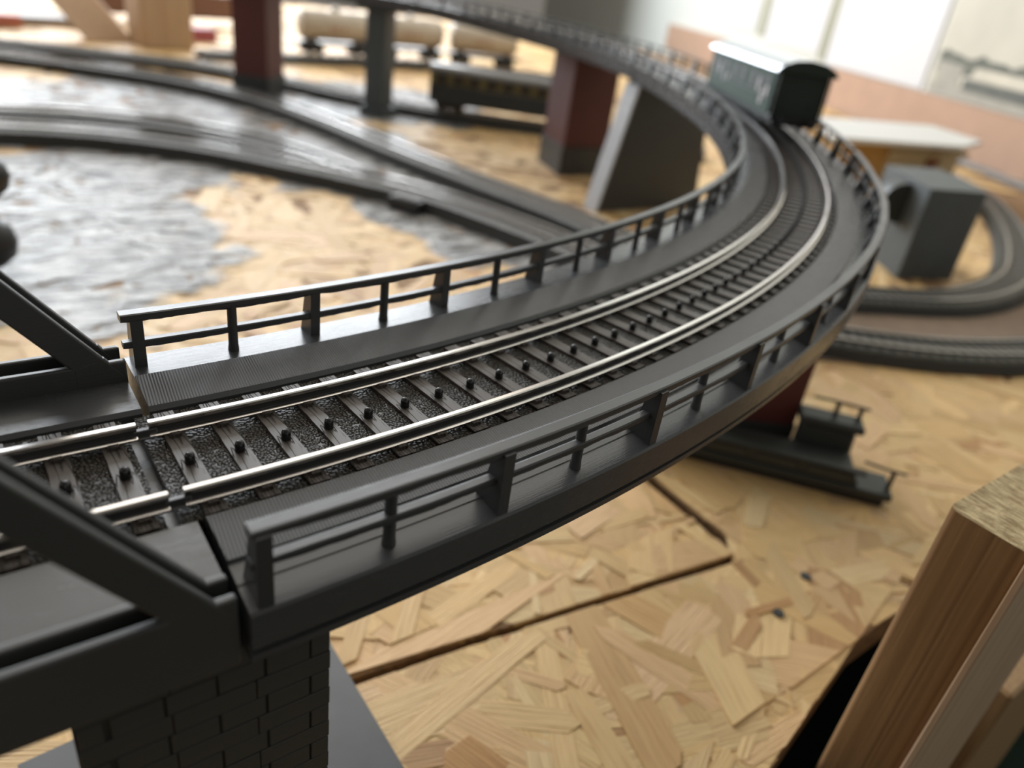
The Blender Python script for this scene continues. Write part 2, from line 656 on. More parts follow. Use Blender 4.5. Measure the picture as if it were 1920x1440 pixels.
def flakes(name, poly, ztop, zones, mat, parent, seed):
    r = np.random.default_rng(seed)
    V, F, UV, C, k = [], [], [], [], 0
    for (x0, x1, y0, y1, n, sc_) in zones:
        cx, cy = r.uniform(x0, x1, n), r.uniform(y0, y1, n)
        L = r.gamma(6, 10.5, n).clip(24, 130) * sc_
        B = r.gamma(4, 2.5, n).clip(3, 19) * sc_
        small = r.random(n) < 0.27
        L[small] *= 0.42
        B[small] *= 0.42
        A = r.uniform(0, math.pi, n)
        Z = ztop + r.uniform(0.0, 0.8, n)
        T = r.normal(0, 0.007, n)
        ci = r.choice(len(PAL), n, p=PALP)
        br = r.uniform(0.84, 1.08, n)
        for i in range(n):
            l, b = L[i] / 2, B[i] / 2
            e = r.uniform(0.78, 1.0, 8)
            pts = [(-l * e[0], -b * e[1]), (0, -b), (l * e[2], -b * e[3]), (l * (e[4] * .3 + .72), b * 0.2),
                   (l * e[5], b * e[6]), (0, b), (-l * e[7], b * .93), (-l * .97, b * .1)]
            ca, sa = math.cos(A[i]), math.sin(A[i])
            w = [(cx[i] + x * ca - y * sa, cy[i] + x * sa + y * ca) for x, y in pts]
            wx = np.array([p[0] for p in w])
            wy = np.array([p[1] for p in w])
            ins = inside(poly, wx, wy)
            if not ins.all():
                if not inside(poly, cx[i], cy[i]):
                    continue
                cl = clip_flake(w, pts, poly, (cx[i], cy[i]))
                if cl is None:
                    continue
                w, pts = cl
            o = len(V)
            m = len(w)
            for (x, y), (lx, ly) in zip(w, pts):
                V.append((x, y, Z[i] + lx * T[i]))
            for (x, y), (lx, ly) in zip(w, pts):
                V.append((x, y, Z[i] + lx * T[i] - 0.9))
            F.append(tuple(range(o, o + m)))
            off = r.uniform(0, 4000)
            UV.append([(lx + off, ly + off) for lx, ly in pts])
            for j in range(m):
                q = (j + 1) % m
                F.append((o + m + j, o + m + q, o + q, o + j))
                UV.append([(pts[j][0] + off, off)] * 4)
            c = PAL[ci[i]] * br[i]
            C += [c] * (m + 1)
            k += 1
    me = bpy.data.meshes.new(name)
    org = (poly[0][0], poly[0][1], ztop)
    me.from_pydata([((x - org[0]) * S, (y - org[1]) * S, (z - org[2]) * S) for x, y, z in V], [], F)
    me.materials.append(mat)
    ul = me.uv_layers.new(name='UVMap')
    ul.data.foreach_set('uv', np.array([c for f in UV for p in f for c in p], dtype=np.float32))
    at = me.attributes.new('fcol', 'FLOAT_COLOR', 'FACE')
    at.data.foreach_set('color', np.array([(*c, 1.0) for c in C], dtype=np.float32).ravel())
    me.update()
    o = bpy.data.objects.new(name, me)
    COL.objects.link(o)
    place(o, org, 0.0, parent)
    o['kind'] = 'stuff'
    return o


def board(name, label, poly, ztop, thick, zones, mat, seed):
    t = thing(name, label, 'board', (poly[0][0], poly[0][1], ztop - thick))
    mb = MB()
    mb.prism(poly, ztop - thick, ztop)
    o = obj('core', mb, [M['osb_edge']], t)
    flakes('wood_strands', poly, ztop, zones, mat, t, seed)
    return t


HID = [(202.2, -368.4), (171.2, -350.2), (104.3, -330.6), (29.8, -306.2), (-18.3, -288.6)]
B1 = [(-700, -436), (0, -437.5), (40, -441.5), (81, -446), (136, -453.5), (176.5, -458.5), (177.5, -411)] + HID + [(-700, -288.6)]
B2 = [(-700, -438.5), (0, -440), (40, -444), (81, -448.5), (136, -456), (182.5, -462.5), (184, -411),
      (HID[0][0] + 5, HID[0][1] + 3)] + [(x, y + 2.2) for x, y in HID[1:]] + [(-700, -286.4), (-700, 1750), (1500, 1750), wp(1490, 20),
      wp(-620, 20), (900, -496), (182, -503), (121, -516), (-700, -690)]
board('osb_baseboard', 'smaller OSB board piece under the near bridge curve, ending in an L-shaped seam', B1, ZT + 0.3, 12,
      [(-60, 200, -470, -300, 1000, 0.95)], M['osb'], 3)
board('osb_baseboard', 'large OSB layout board with grey brushed paint patches and two small drilled holes', B2, ZT - 0.3, 12,
      [(-120, 330, -400, 160, 2300, 0.95), (-120, 620, 150, 700, 1700, 1.3),
       (-120, 1500, 650, 1700, 1600, 2.2), (-60, 200, -530, -440, 900, 0.98), (170, 420, -520, -240, 1500, 1.05),
       (330, 900, -450, 300, 1500, 1.2), (600, 1500, -100, 1100, 900, 2.0)], M['osb_p'], 5)

for (x, y) in ((190, -478), (167, -484)):
    mb = MB()
    mb.lathe((x, y, ZT + 0.5), [(1.75, 0), (1.75, 0.6)], 16)
    mb.lathe((x, y, ZT + 1.1), [(1.2, 0.0), (1.2, 0.02)], 16)
    tag(obj('screw_hole', mb, M['black']), '%s of the two small dark drilled holes in the bare OSB' %
        ('farther and upper' if x > 180 else 'nearer and lower'), 'hole')

# ------------------------------------------------------------------ curved bridge
TRK = 469.75


def zr(t):
    return float(np.interp(t, [-5, 38, 45, 62, 79, 98, 112, 125, 180], [0, 0, 2, 8, 16, 20, 24, 24, 24]))


def pol(r, t, z=0.0):
    a = math.radians(t - 90)
    return (r * math.cos(a), r * math.sin(a), z + zr(t))


def frames(t0, t1, r, step=0.5):
    n = max(2, int(round((t1 - t0) / step)) + 1)
    out = []
    for i in range(n):
        t = t0 + (t1 - t0) * i / (n - 1)
        a = math.radians(t - 90)
        out.append((r * math.cos(a), r * math.sin(a), zr(t), math.cos(a), math.sin(a)))
    return out


DECK = [(437.7, -1.5, 0), (445.4, -1.4, 0), (445.6, -0.9, 1), (453.7, -2.0, 0), (454.3, -2.7, 0), (454.3, -5.0, 0),
        (482.1, -5.0, 0), (482.1, -2.6, 0), (482.6, -2.0, 1), (491.0, -2.5, 0), (491.2, -3.1, 0), (494.4, -3.55, 0), (494.6, -3.72, 0), (498.6, -4.3, 0),
        (498.9, -4.7, 0), (498.9, -10.0, 0), (497.5, -10.3, 0), (497.5, -11.2, 0), (498.5, -11.4, 0), (498.5, -12.5, 0),
        (496.0, -12.9, 0), (441.0, -12.9, 0), (438.2, -12.5, 0), (438.2, -11.4, 0), (439.2, -11.2, 0),
        (439.2, -10.3, 0), (437.7, -10.0, 0)]


def post_mesh(kind, h, foot):
    """x = along the bridge, -y = outwards; stands on z=0; foot = how far the gusset reaches"""
    mb = MB()
    if kind == 'thin':
        mb.lathe((0, 0, 0), [(0.98, -0.3), (0.95, 0.4), (0.85, 1.2), (0.82, h)], 10)
    else:
        w = 0.95
        b = [(-w, -1.1, -0.3), (w, -1.1, -0.3), (w, foot, -0.3), (-w, foot, -0.3)]
        m = [(-w, -1.1, h * .52), (w, -1.1, h * .52), (w, 1.5 + foot * .18, h * .52), (-w, 1.5 + foot * .18, h * .52)]
        t = [(-w, -1.1, h), (w, -1.1, h), (w, 1.2, h), (-w, 1.2, h)]
        mb.hull(b, m)
        mb.hull(m, t)
    return local_mesh('post', mb, M['rail_print'])


PM = {('in', 0): post_mesh('thick', 8.7, 3.0), ('in', 1): post_mesh('thin', 8.7, 0),
      ('out', 0): post_mesh('thick', 10.0, 4.4), ('out', 1): post_mesh('thin', 9.6, 0)}


def bridge_module(t0, t1, label, step):
    c = pol(TRK, (t0 + t1) / 2, -12.9)
    th = thing('curved_bridge', label, 'model bridge', c)
    mb = MB()
    prof = [(r - TRK, z) for r, z, m in DECK]
    mb.sweep(frames(t0, t1, TRK, step), prof, [m for r, z, m in DECK], u0=t0 * 8.2)
    obj('deck', mb, [M['deck'], M['ribbed']], th)
    for side in ('in', 'out'):
        if side == 'in':
            rc, zb, zt, zm = 440.9, -1.5, 8.0, 3.1
            a0 = t0 - 0.06
        else:
            rc, zb, zt, zm = 496.7, -4.1, 6.5, 1.5
            a0 = t0 + 0.1
        a1 = t1 - 0.15
        def bar(w, h, z, rad):
            m_ = MB()
            e = 0.28
            pr = [(-w / 2, z - h + e), (-w / 2 + e, z - h), (w / 2 - e, z - h), (w / 2, z - h + e), (w / 2, z - e * .5),
                  (w / 2 - e, z), (-w / 2 + e, z), (-w / 2, z - e * .5)]
            m_.sweep(frames(a0, a1, rad, step if t0 > 40 else 0.11), pr, smooth=False, u0=t0 * 8.2)
            if t0 < 40:      # the printed bars sag a little along their underside
                dz, q = 0.0, []
                for i_, (x_, y_, z_) in enumerate(m_.v):
                    if i_ % 8 == 0:
                        dz = 0.75 * dz + 0.25 * random.uniform(0, 0.62)
                    q.append((x_, y_, z_ - dz * (1.0 if i_ % 8 in (1, 2) else 0.6)) if i_ % 8 < 4 and i_ < len(m_.v) else (x_, y_, z_))
                m_.v = q
            return m_
        rail = obj('railing', bar(2.35, 1.15, zt, rc), M['rail_print'], th)
        obj('mid_rail', bar(1.7, 0.95, zm, rc + (0.1 if side == 'in' else -0.3)), M['rail_print'], rail)
        n0 = math.ceil((t0 + 0.15 - 0.45) / 1.965)
        k = n0
        while 0.45 + 1.965 * k < t1 - 0.2:
            t = 0.45 + 1.965 * k
            odd = k % 2
            r = {('in', 0): 440.9, ('in', 1): 441.4, ('out', 0): 497.3, ('out', 1): 495.9}[(side, odd)]
            zz = zb if not odd or side == 'in' else -3.8
            inst('post', PM[(side, odd)], rail, pol(r, t, zz), math.radians(t))
            k += 1
    return th


bridge_module(0.22, 44.0, 'dark grey curved bridge section in the foreground, from the lattice bridge to the first seam', 0.4)
bridge_module(44.25, 74.0, 'dark grey curved bridge section under the green passenger wagon', 0.6)
bridge_module(74.2, 104.0, 'blurred grey curved bridge section resting on the red pier beside the leaning slab', 1.0)
bridge_module(104.2, 134.0, 'blurred grey curved bridge section above the cream tank wagons', 1.0)
bridge_module(134.2, 164.0, 'farthest grey curved bridge section, reaching the top edge over the left red pier', 1.0)


# ------------------------------------------------------------------ track on the bridge
def rail_prof(c, s=1.0):
    p = [(-.95, -2.45), (.95, -2.45), (.95, -2.1), (.28, -1.8), (.24, -.95), (.55, -.7), (.55, -.18), (.36, 0.0),
         (-.36, 0.0), (-.55, -.18), (-.55, -.7), (-.24, -.95), (-.28, -1.8), (-.95, -2.1)]
    mi = [0, 0, 0, 1, 1, 0, 0, 0, 0, 0, 1, 1, 0, 0]
    return [(c + x * s, z * s) for x, z in p], mi


def sleeper_mesh():
    mb = MB()
    w = 1.42
    # x along the track, y across
    mb.hull([(-w - .15, -12.1, -1.4), (w + .15, -12.1, -1.4), (w + .15, 14.6, -1.4), (-w - .15, 14.6, -1.4)],
            [(-w, -11.9, 0), (w, -11.9, 0), (w, 14.4, 0), (-w, 14.4, 0)])
    for c in (-8.7, 8.7):
        for s in (-1, 1):
            mb.box((0, c + s * 1.45, .25), (1.9, .9, .6), taper=(.7, .8))
    return local_mesh('sleeper', mb, M['sleeper'])


def stud_mesh(square=False):
    mb = MB()
    r = .72
    mb.lathe((0, 0, 0), [(r * 1.05, 0), (r, .5), (r, 1.0), (r * .86, 1.35), (r * .5, 1.6), (.08, 1.68)], 12)
    return local_mesh('contact_stud', mb, M['stud'])


SLM, STM = sleeper_mesh(), stud_mesh()


def track(t0, t1, ks, label, step):
    th = thing('track_section', label, 'model track', pol(TRK, (t0 + t1) / 2, -4.9))
    mb = MB()
    mb.sweep(frames(t0, t1, TRK, step), [(-15.0, -4.9), (12.0, -4.9), (12.0, -3.0), (-15.0, -3.0)], u0=0)
    obj('ballast_bed', mb, M['ballast'], th, kind='stuff')
    for s in (-1, 1):
        pr, mi = rail_prof(8.7 * s)
        mb = MB()
        mb.sweep(frames(t0 + (0.1 if s < 0 else 0.13), t1 - 0.03, TRK, step), pr, mi)
        obj('rail', mb, [M['rail'], M['railweb']], th)
    for k in ks:
        t = 0.42 + 0.84 * k
        p = pol(TRK, t, -2.5)
        sl = inst('sleeper', SLM, th, p, math.radians(t))
        inst('contact_stud', STM, sl, (p[0], p[1], p[2] + 0.02), math.radians(t))
    return th


track(-0.08, 30.2, range(0, 36), 'grey three-rail track with studded sleepers, nearest section of the bridge curve', 0.4)
track(30.25, 60.6, range(36, 72), 'blurred studded track running under the green wagon on the bridge', 0.5)
track(60.65, 104.0, range(72, 123), 'blurred track on the bridge behind the green wagon', 1.0)
track(104.1, 164.0, range(124, 195), 'distant track on the far end of the curved bridge', 1.2)

# ------------------------------------------------------------------ lattice bridge at the left
lt = thing('lattice_bridge', 'dark grey lattice girder bridge with slanted braces at the left edge', 'model bridge', (-60, -468, -12.5))


def xbox(mb, x0, x1, y0, y1, z0, z1, mi=0):
    mb.box(((x0 + x1) / 2, (y0 + y1) / 2, (z0 + z1) / 2), (x1 - x0, y1 - y0, z1 - z0), mi=mi)


mb = MB()
mb.sweep([(-150, -TRK, 0, 0, -1), (0.75, -TRK, 0, 0, -1)],
         [(444.4 - TRK, -2.2), (453.6 - TRK, -2.2), (454.2 - TRK, -2.8), (454.2 - TRK, -5.0), (482.2 - TRK, -5.0),
          (482.2 - TRK, -2.8), (482.8 - TRK, -2.2), (494.2 - TRK, -2.6), (494.2 - TRK, -12), (444.4 - TRK, -12)])
obj('deck', mb, M['deck'], lt)
for (ya, yb, ztop, side) in ((-444.6, -438.4, 1.5, 'in'), (-498.0, -493.2, -1.9, 'out')):
    yo, yi = min(ya, yb), max(ya, yb)
    f = 1.3
    g = MB()
    xbox(g, -150, 0.9, yo, yo + f, -12.4, ztop)
    xbox(g, -150, 0.9, yi - f, yi, -12.4, ztop)
    xbox(g, -150, 0.85, yo + f, yi - f, -12.3, ztop - 2.2)
    chord = obj('bottom_chord', g, M['truss'], lt, bevel=0.35, seg=2)
    g = MB()
    xbox(g, -150, -37, yo, yi, 47, 54)
    obj('top_chord', g, M['truss'], lt, bevel=0.35)
    # slanted braces: two flanges and a recessed web
    for (xb, xt) in ((0.8, -37.5), (-78, -39.5), (-82, -118)):
        sx = -1 if xt < xb else 1
        wd = 4.3
        zb0, zt0 = ztop - 3.0, 48.0
        def bar(y0_, y1_, inset):
            dx, dz = xt - xb, zt0 - zb0
            ln = math.hypot(dx, dz)
            nx, nz = -dz / ln * sx * -1, dx / ln * sx * -1
            # (nx,nz) points to the outer (upper) side of the brace
            if nz < 0:
                nx, nz = -nx, -nz
            a = (xb - nx * inset, zb0 - nz * inset)
            b = (xt - nx * inset, zt0 - nz * inset)
            w_ = wd - 2 * inset
            c = (xt - nx * (w_ + inset), zt0 - nz * (w_ + inset))
            d = (xb - nx * (w_ + inset), zb0 - nz * (w_ + inset))
            m_ = MB()
            loop = [a, b, c, d]
            m_.hull([(x, y0_, z) for x, z in loop], [(x, y1_, z) for x, z in loop])
            return m_
        br = obj('brace', bar(yo, yo + f, 0), M['truss'], lt, bevel=0.3, seg=2)
        obj('brace_web', bar(yo + f, yi - f, 1.1), M['truss'], br)
        obj('brace_flange', bar(yi - f, yi, 0), M['truss'], br, bevel=0.3, seg=2)
    # gusset at the end
    g = MB()
    for y0_, y1_ in ((yo, yo + f), (yi - f, yi)):
        loop = [(0.9, -12.0), (0.9, ztop - 3.6), (0.6, ztop - 2.6), (-2.2, ztop + 1.0), (-6.5, ztop - 0.2), (-6.5, -11.5)]
        g.hull([(x, y0_ - 0.02, z) for x, z in loop], [(x, y1_ + 0.02, z) for x, z in loop])
    obj('end_gusset', g, M['truss'], lt, bevel=0.3, seg=2)

th = thing('track_section', 'straight studded track on the lattice bridge, partly behind its brace', 'model track', (-60, -TRK, -4.9))
mb = MB()
mb.box((-76.2, -TRK + 1.5, -3.95), (147.6, 27.0, 1.9))
obj('ballast_bed', mb, M['ballast'], th, kind='stuff')
for s in (-1, 1):
    pr, mi = rail_prof(8.7 * s)
    mb = MB()
    mb.sweep([(-150, -TRK, 0, 0, -1), (-1.45, -TRK, 0, 0, -1)], pr, mi)
    obj('rail', mb, [M['rail'], M['railweb']], th)
    mb = MB()
    mb.box((-0.35, -TRK - 8.7 * s, -1.7), (3.2, 0.9, 1.1))
    mb.box((-0.35, -TRK - 8.7 * s, -2.25), (2.6, 2.2, 0.35))
    obj('rail_joiner', mb, M['joiner'], th, bevel=0.12)
for k in range(20):
    x = -4.75 - 6.9 * k
    sl = inst('sleeper', SLM, th, (x, -TRK, -2.5), 0)
    inst('contact_stud', STM, sl, (x, -TRK, -2.48), 0)

# ------------------------------------------------------------------ brick pier below the joint
pr_ = thing('bridge_pier', 'dark grey brick pier under the joint of the two bridges, bottom left', 'model pier', (-1.8, -468, ZT))
X0, X1, Y0, Y1, Z0, Z1 = -16.8, 13.4, -495.0, -441.0, ZT + 2.2, -12.95
mb = MB()
xbox(mb, X0 + .35, X1 - .35, Y0 + .35, Y1 - .35, Z0, Z1)
obj('core', mb, M['brick_core'], pr_)
CH = 3.58


def brick_mesh(l, d=1.0):
    m_ = MB()
    m_.box((0, 0, 0), (l, d, CH - 0.20))
    return local_mesh('brick', m_, M['brick'])


bm_a, bm_b, bm_h = brick_mesh(5.62), brick_mesh(9.95), brick_mesh(2.6)
row = 0
z = Z1 - CH / 2
while z > Z0:
    if row % 2:
        xs = [(X1 - 1.45, bm_h)] + [(X1 - 5.85 - 5.98 * i, bm_a) for i in range(4)] + [(X0 + 1.55, bm_h)]
    else:
        xs = [(X0 + 5.03 + 10.07 * i, bm_b) for i in range(3)]
    for x, me in xs:
        o = inst('brick', me, pr_, (x, Y0 + .5 - random.uniform(0, .1), z), 0)
        add_bevel(o, 0.12)
    z -= CH
    row += 1
mb = MB()
z, row = Z1 - CH / 2, 0
while z > Z0:
    y = Y0 + 3.4 + (2.9 if row % 2 else 0)
    while y < Y1 - 2:
        for xx in (X0 + .4, X1 - .4):
            mb.box((xx, y, z), (0.9, 5.4, CH - .42))
        y += 5.8
    z -= CH
    row += 1
obj('side_brickwork', mb, M['brick'], pr_, kind='stuff')
mb = MB()
mb.prism([(-28, -505), (42.5, -505), (42.5, -424), (-28, -429)], ZT + 0.9, ZT + 2.2)
obj('base_plate', mb, M['plate'], pr_, bevel=0.4)


# ------------------------------------------------------------------ other piers
def box_pier(name, label, corners, z_bot, z_split, z_top, m_top, plinth_grow=2.0):
    cx = sum(p[0] for p in corners) / 4
    cy = sum(p[1] for p in corners) / 4
    t = thing(name, label, 'model pier', (cx, cy, z_bot))
    mb = MB()
    mb.prism(corners, z_split, z_top)
    obj('shaft', mb, m_top, t, bevel=0.5)
    mb = MB()
    g = [(cx + (x - cx) * (1 + plinth_grow / 25), cy + (y - cy) * (1 + plinth_grow / 25)) for x, y in corners]
    mb.prism(g, z_bot, z_split)
    obj('plinth', mb, M['slabgrey'], t, bevel=0.5)
    return t


BT = -12.9
box_pier('bridge_pier', 'red painted pier with grey plinth, left of the leaning grey slab', 
         [(455, -13), (505, -19), (511, 36), (473, 41)], ZT, ZT + 26, BT + 17.5, M['redbrick'])
box_pier('bridge_pier', 'dull red pier at the top left, next to the wooden frame',
         [pol(446, 138)[:2], pol(494, 138)[:2], pol(494, 143)[:2], pol(446, 143)[:2]], ZT, ZT + 22, BT + 23.9, M['redbrick'])
box_pier('bridge_pier', 'red pier on the right under the near bridge curve, behind the dark model locomotive',
         [(214, -400), (250, -425.5), (271, -396), (235, -371)], ZT - 1, ZT + 14, BT - 0.1, M['redbrick'], 0.6)
# slim grey pillar between the tank wagons
t = thing('bridge_pier', 'slim dark grey pillar in front of the cream tank wagons', 'model pier', (*pol(469, 122.3)[:2], ZT))
c = pol(469, 122.3)
mb = MB()
mb.box((c[0], c[1], (ZT + 10 + BT + 24) / 2), (24, 24, BT + 24 - ZT - 10), rz=0.6)
obj('shaft', mb, M['boxgrey'], t, bevel=1.0)
mb = MB()
mb.box((c[0], c[1], ZT + 5), (30, 32, 10), rz=0.6)
obj('foot', mb, M['boxgrey'], t, bevel=0.8)
mb = MB()
mb.box((c[0], c[1], BT + 22), (34, 44, 3.8), rz=0.6)
obj('pier_head', mb, M['boxgrey'], t, bevel=0.8)
# leaning slab
t = thing('bridge_pier', 'wide dark grey slab pier with a left face coloured as lit, tapering upward', 'model pier', (465, -115, ZT))
mb = MB()
zt_ = BT + zr(74) + 1
mb.hull([(408, -121, ZT), (526, -124, ZT), (528, -108, ZT), (410, -105, ZT)],
        [(430, -121, zt_ - 2), (512, -124, zt_ - 2), (514, -108, zt_ - 2), (432, -105, zt_ - 2)])
obj('shaft', mb, M['slabgrey'], t, bevel=0.6)
mb = MB()
mb.hull([(406.5, -121.5, ZT), (408.5, -121.5, ZT), (410.5, -104.5, ZT), (408.5, -104.5, ZT)],
        [(428.5, -121.5, zt_ - 4), (430.5, -121.5, zt_ - 4), (432.5, -104.5, zt_ - 4), (430.5, -104.5, zt_ - 4)])
o = obj('lit_left_face', mb, simple('lit_face_pale', (0.52, 0.54, 0.58), 0.35), t)  # light on the slab's left face, put into a paler colour
tag(o, 'left face of the slab, coloured pale for the light on it')


# ------------------------------------------------------------------ tracks on the table
def catmull(pts, n=14):
    out = []
    P = [np.array(p, float) for p in pts]
    P = [2 * P[0] - P[1]] + P + [2 * P[-1] - P[-2]]
    for i in range(1, len(P) - 2):
        for k in range(n):
            s = k / n
            a, b, c_, d = P[i - 1:i + 3]
            out.append(0.5 * ((2 * b) + (-a + c_) * s + (2 * a - 5 * b + 4 * c_ - d) * s * s + (-a + 3 * b - 3 * c_ + d) * s ** 3))
    out.append(P[-2])
    return out


def path_frames(pts, z):
    q = catmull(pts)
    out = []
    for i, p in enumerate(q):
        d = q[min(i + 1, len(q) - 1)] - q[max(i - 1, 0)]
        d = d / np.linalg.norm(d)
        out.append((float(p[0]), float(p[1]), z, float(d[1]), float(-d[0])))
    return out


def arc(cx, cy, r, a0, a1, n=12):
    return [(cx + r * math.cos(math.radians(a0 + (a1 - a0) * i / n)), cy + r * math.sin(math.radians(a0 + (a1 - a0) * i / n)))
            for i in range(n + 1)]


def table_track(label, pts, z=ZT, bed='bed', hw=21.0, h=13.0, group=None, parent=None):
    fr = path_frames(pts, z)
    m = fr[len(fr) // 2]
    th = parent or thing('table_track', label, 'model track', (m[0], m[1], z), group=group)
    if parent:
        z -= 0.25
        fr = [(p[0], p[1], z, p[3], p[4]) for p in fr]
    mb = MB()
    mb.sweep(fr, [(-hw, 0.1), (hw, 0.1), (hw * .98, 1.0), (hw * .88, h - 3.2), (hw * .78, h - 2.2), (-hw * .78, h - 2.2), (-hw * .88, h - 3.2),
              (-hw * .98, 1.0)], [1, 1, 1, 0, 0, 0, 1, 1])
    obj('ballast_bed', mb, [M[bed], M['bed_side']], th, kind='stuff')
    for s in (-1, 1):
        pr, mi = rail_prof(8.7 * s)
        pr = [(a, b_ + h) for a, b_ in pr]
        mb = MB()
        mb.sweep(fr, pr, mi)
        obj('rail', mb, [M['rail'], M['railweb']], th)
    mb = MB()
    acc = 0
    for i in range(1, len(fr)):
        p, q = fr[i - 1], fr[i]
        L = math.dist(p[:2], q[:2])
        while acc < L:
            s = acc / L
            x, y = p[0] + (q[0] - p[0]) * s, p[1] + (q[1] - p[1]) * s
            mb.box((x, y, z + h - 2.4), (2.8, 28, 0.9), rz=math.atan2(q[1] - p[1], q[0] - p[0]))
            acc += 6.9
        acc -= L
    obj('sleepers', mb, M['tsleeper'], th, kind='stuff')
    return th


tf = table_track('front curved track on the grey painted board with a branch joining from behind',
                 [(-160, 112), (-60, 141), (23, 140), (94, 118), (160, 72), (210, 14), (243, -28), (276, -80), (297, -140),
                  (312, -205), (318, -280)])
table_track(None, [(-120, 208), (29, 203), (104, 184), (177, 130), (222, 58), (246, -20), (272, -72)], parent=tf)
tm = table_track('middle curved track across the painted board, its branch carrying the dark coach at the back',
                 [(-120, 545), (20, 520), (120, 462), (215, 380), (270, 290), (303, 170), (322, 40), (342, -62), (357, -140),
                  (366, -230)])
table_track(None, [(-120, 640), (60, 600), (139, 570), (230, 520), (300, 462), (350, 400), (400, 315), (470, 232),
                   (556, 164), (640, 90), (700, 20)], parent=tm)
table_track('far track carrying the cream tank wagons',
            [(300, 606), (380, 608), (447, 616), (576, 627), (714, 619), (840, 575), (960, 490)])
table_track('olive track on the right curving around the grey box pier',
            [(330, -250), (400, -300), (460, -333), (535, -362), (625, -358), (720, -325), (830, -270), (930, -205),
             (1000, -140), (1060, -60)], z=ZT + 1.5, bed='bed_olive', hw=19, h=9)
table_track('nearest olive track at the right edge, on brown felt',
            [(300, -290), (350, -345), (400, -388), (455, -418), (530, -440), (620, -450)], z=ZT + 1.5, bed='bed_olive', hw=19, h=9)
table_track('grey track along the foot of the wall on the right',
            [wp(-180, 60), wp(0, 55), wp(140, 52), wp(300, 70)], z=ZT - 0.5, bed='bed', hw=17, h=5)
mb = MB()
mb.sweep(path_frames([(280, -262), (335, -312), (400, -352), (470, -388), (550, -412), (650, -412)], ZT - 0.6),
         [(-46, 0), (46, 0), (46, 1.9), (-46, 1.9)])
tag(obj('felt_strip', mb, M['felt']), 'brown felt underlay strip beneath the two olive tracks', 'underlay')

for (x, y, rz, lab) in ((252, -86, -1.05, 'small black feeder box on the edge of the front curved track'),
                        (108, 452, -0.65, 'small black feeder box beside the middle track, far left')):
    t = thing('feeder_box', lab, 'connector box', (x, y, ZT + 1), rz)
    mb = MB()
    mb.box((x, y, ZT + 5.5), (26, 13, 9), rz=rz)
    obj('housing', mb, M['black'], t, bevel=1.2)
    mb = MB()
    for k in (-7, 0, 7):
        mb.box((x + k * math.cos(rz), y + k * math.sin(rz), ZT + 10.6), (4, 9, 1.6), rz=rz)
    obj('terminals', mb, M['greycard'], t, bevel=0.4)


# ------------------------------------------------------------------ rolling stock
def loc_axis(c, ang):
    ca, sa = math.cos(ang), math.sin(ang)
    return lambda x, y, z: (c[0] + x * ca - y * sa, c[1] + x * sa + y * ca, c[2] + z)


def lbox(mb, T, ang, c, s, mi=0):
    mb.box(T(*c), s, rz=ang, mi=mi)


def wheelset(parent, T, ang, x, r=5.4):
    for s in (-1, 1):
        mb = MB()
        mb.lathe(T(x, s * 8.6, r), [(r * .3, -1.6), (r + .6, -1.5), (r + .6, -.9), (r, -.8), (r, 1.2), (r * .4, 1.3)], 20, axis='y', rz=ang)
        obj('wheel', mb, M['black'], parent)


# green passenger wagon
TC = 56.2
a_ = math.radians(TC - 90)
wc = (468 * math.cos(a_), 468 * math.sin(a_), zr(TC))
wa = a_ + math.pi / 2
Tg = loc_axis(wc, wa)
gw = thing('passenger_wagon', 'dark green passenger wagon with silver roof standing on the curved bridge', 'model wagon', wc, wa)
LH = 66.0
mb = MB()
lbox(mb, Tg, wa, (0, 0, 17.5), (2 * LH - 10, 29, 24))
obj('body', mb, M['green'], gw, bevel=0.4)
mb = MB()
prof = [(-16.5, 0), (-16.3, 0.9), (-13.5, 3.6), (-8, 5.9), (0, 6.9), (8, 5.9), (13.5, 3.6), (16.3, 0.9), (16.5, 0)]
p0 = [Tg(-LH, y, 29.4 + z) for y, z in prof]
p1 = [Tg(LH, y, 29.4 + z) for y, z in prof]
n_ = len(prof)
mb.add(p0 + p1, [(i, i + 1, n_ + i + 1, n_ + i) for i in range(n_ - 1)], 0, None, True)
mb.add(p0 + p1, [(n_ - 1, 0, n_, 2 * n_ - 1)], 0)
mb.add(p0 + p1, [tuple(reversed(range(n_))), tuple(range(n_, 2 * n_))], 1)
obj('roof', mb, [M['silver'], M['greend']], gw)
mb = MB()
lbox(mb, Tg, wa, (0, 0, 4.8), (2 * LH - 2, 24, 2.6))
lbox(mb, Tg, wa, (0, 0, 7), (2 * LH, 29, 2))
obj('underframe', mb, M['black'], gw, bevel=0.3)
for ex in (-1, 1):
    mb = MB()
    lbox(mb, Tg, wa, (ex * (LH - 4.2), 0, 18), (1.2, 27.5, 22))
    obj('end_wall', mb, M['greend'], gw, bevel=0.3)
    for s in (-1, 1):
        mb = MB()
        c = Tg(ex * LH, s * 8, 6.4)
        mb.lathe(c, [(1.0, -2), (1.0, ex * 3), (2.6, ex * 3.1), (2.6, ex * 3.9)] if ex > 0 else
                 [(2.6, -3.9), (2.6, -3.1), (1.0, -3.0), (1.0, 2)], 14, axis='x', rz=wa)
        obj('buffer', mb, M['black'], gw)
    mb = MB()
    for s in (-1, 1):
        lbox(mb, Tg, wa, (ex * (LH - 1.5), s * 13.5, 18.5), (0.8, 0.8, 22))
        lbox(mb, Tg, wa, (ex * (LH - 1.5), s * 10, 13), (0.7, 7, 0.7))
    obj('platform_railing', mb, M['greend'], gw)
    wheelset(gw, Tg, wa, ex * 38)
    mb = MB()
    lbox(mb, Tg, wa, (ex * 38, 0, 5.4), (1.4, 18, 1.4))
    obj('axle', mb, M['black'], gw)
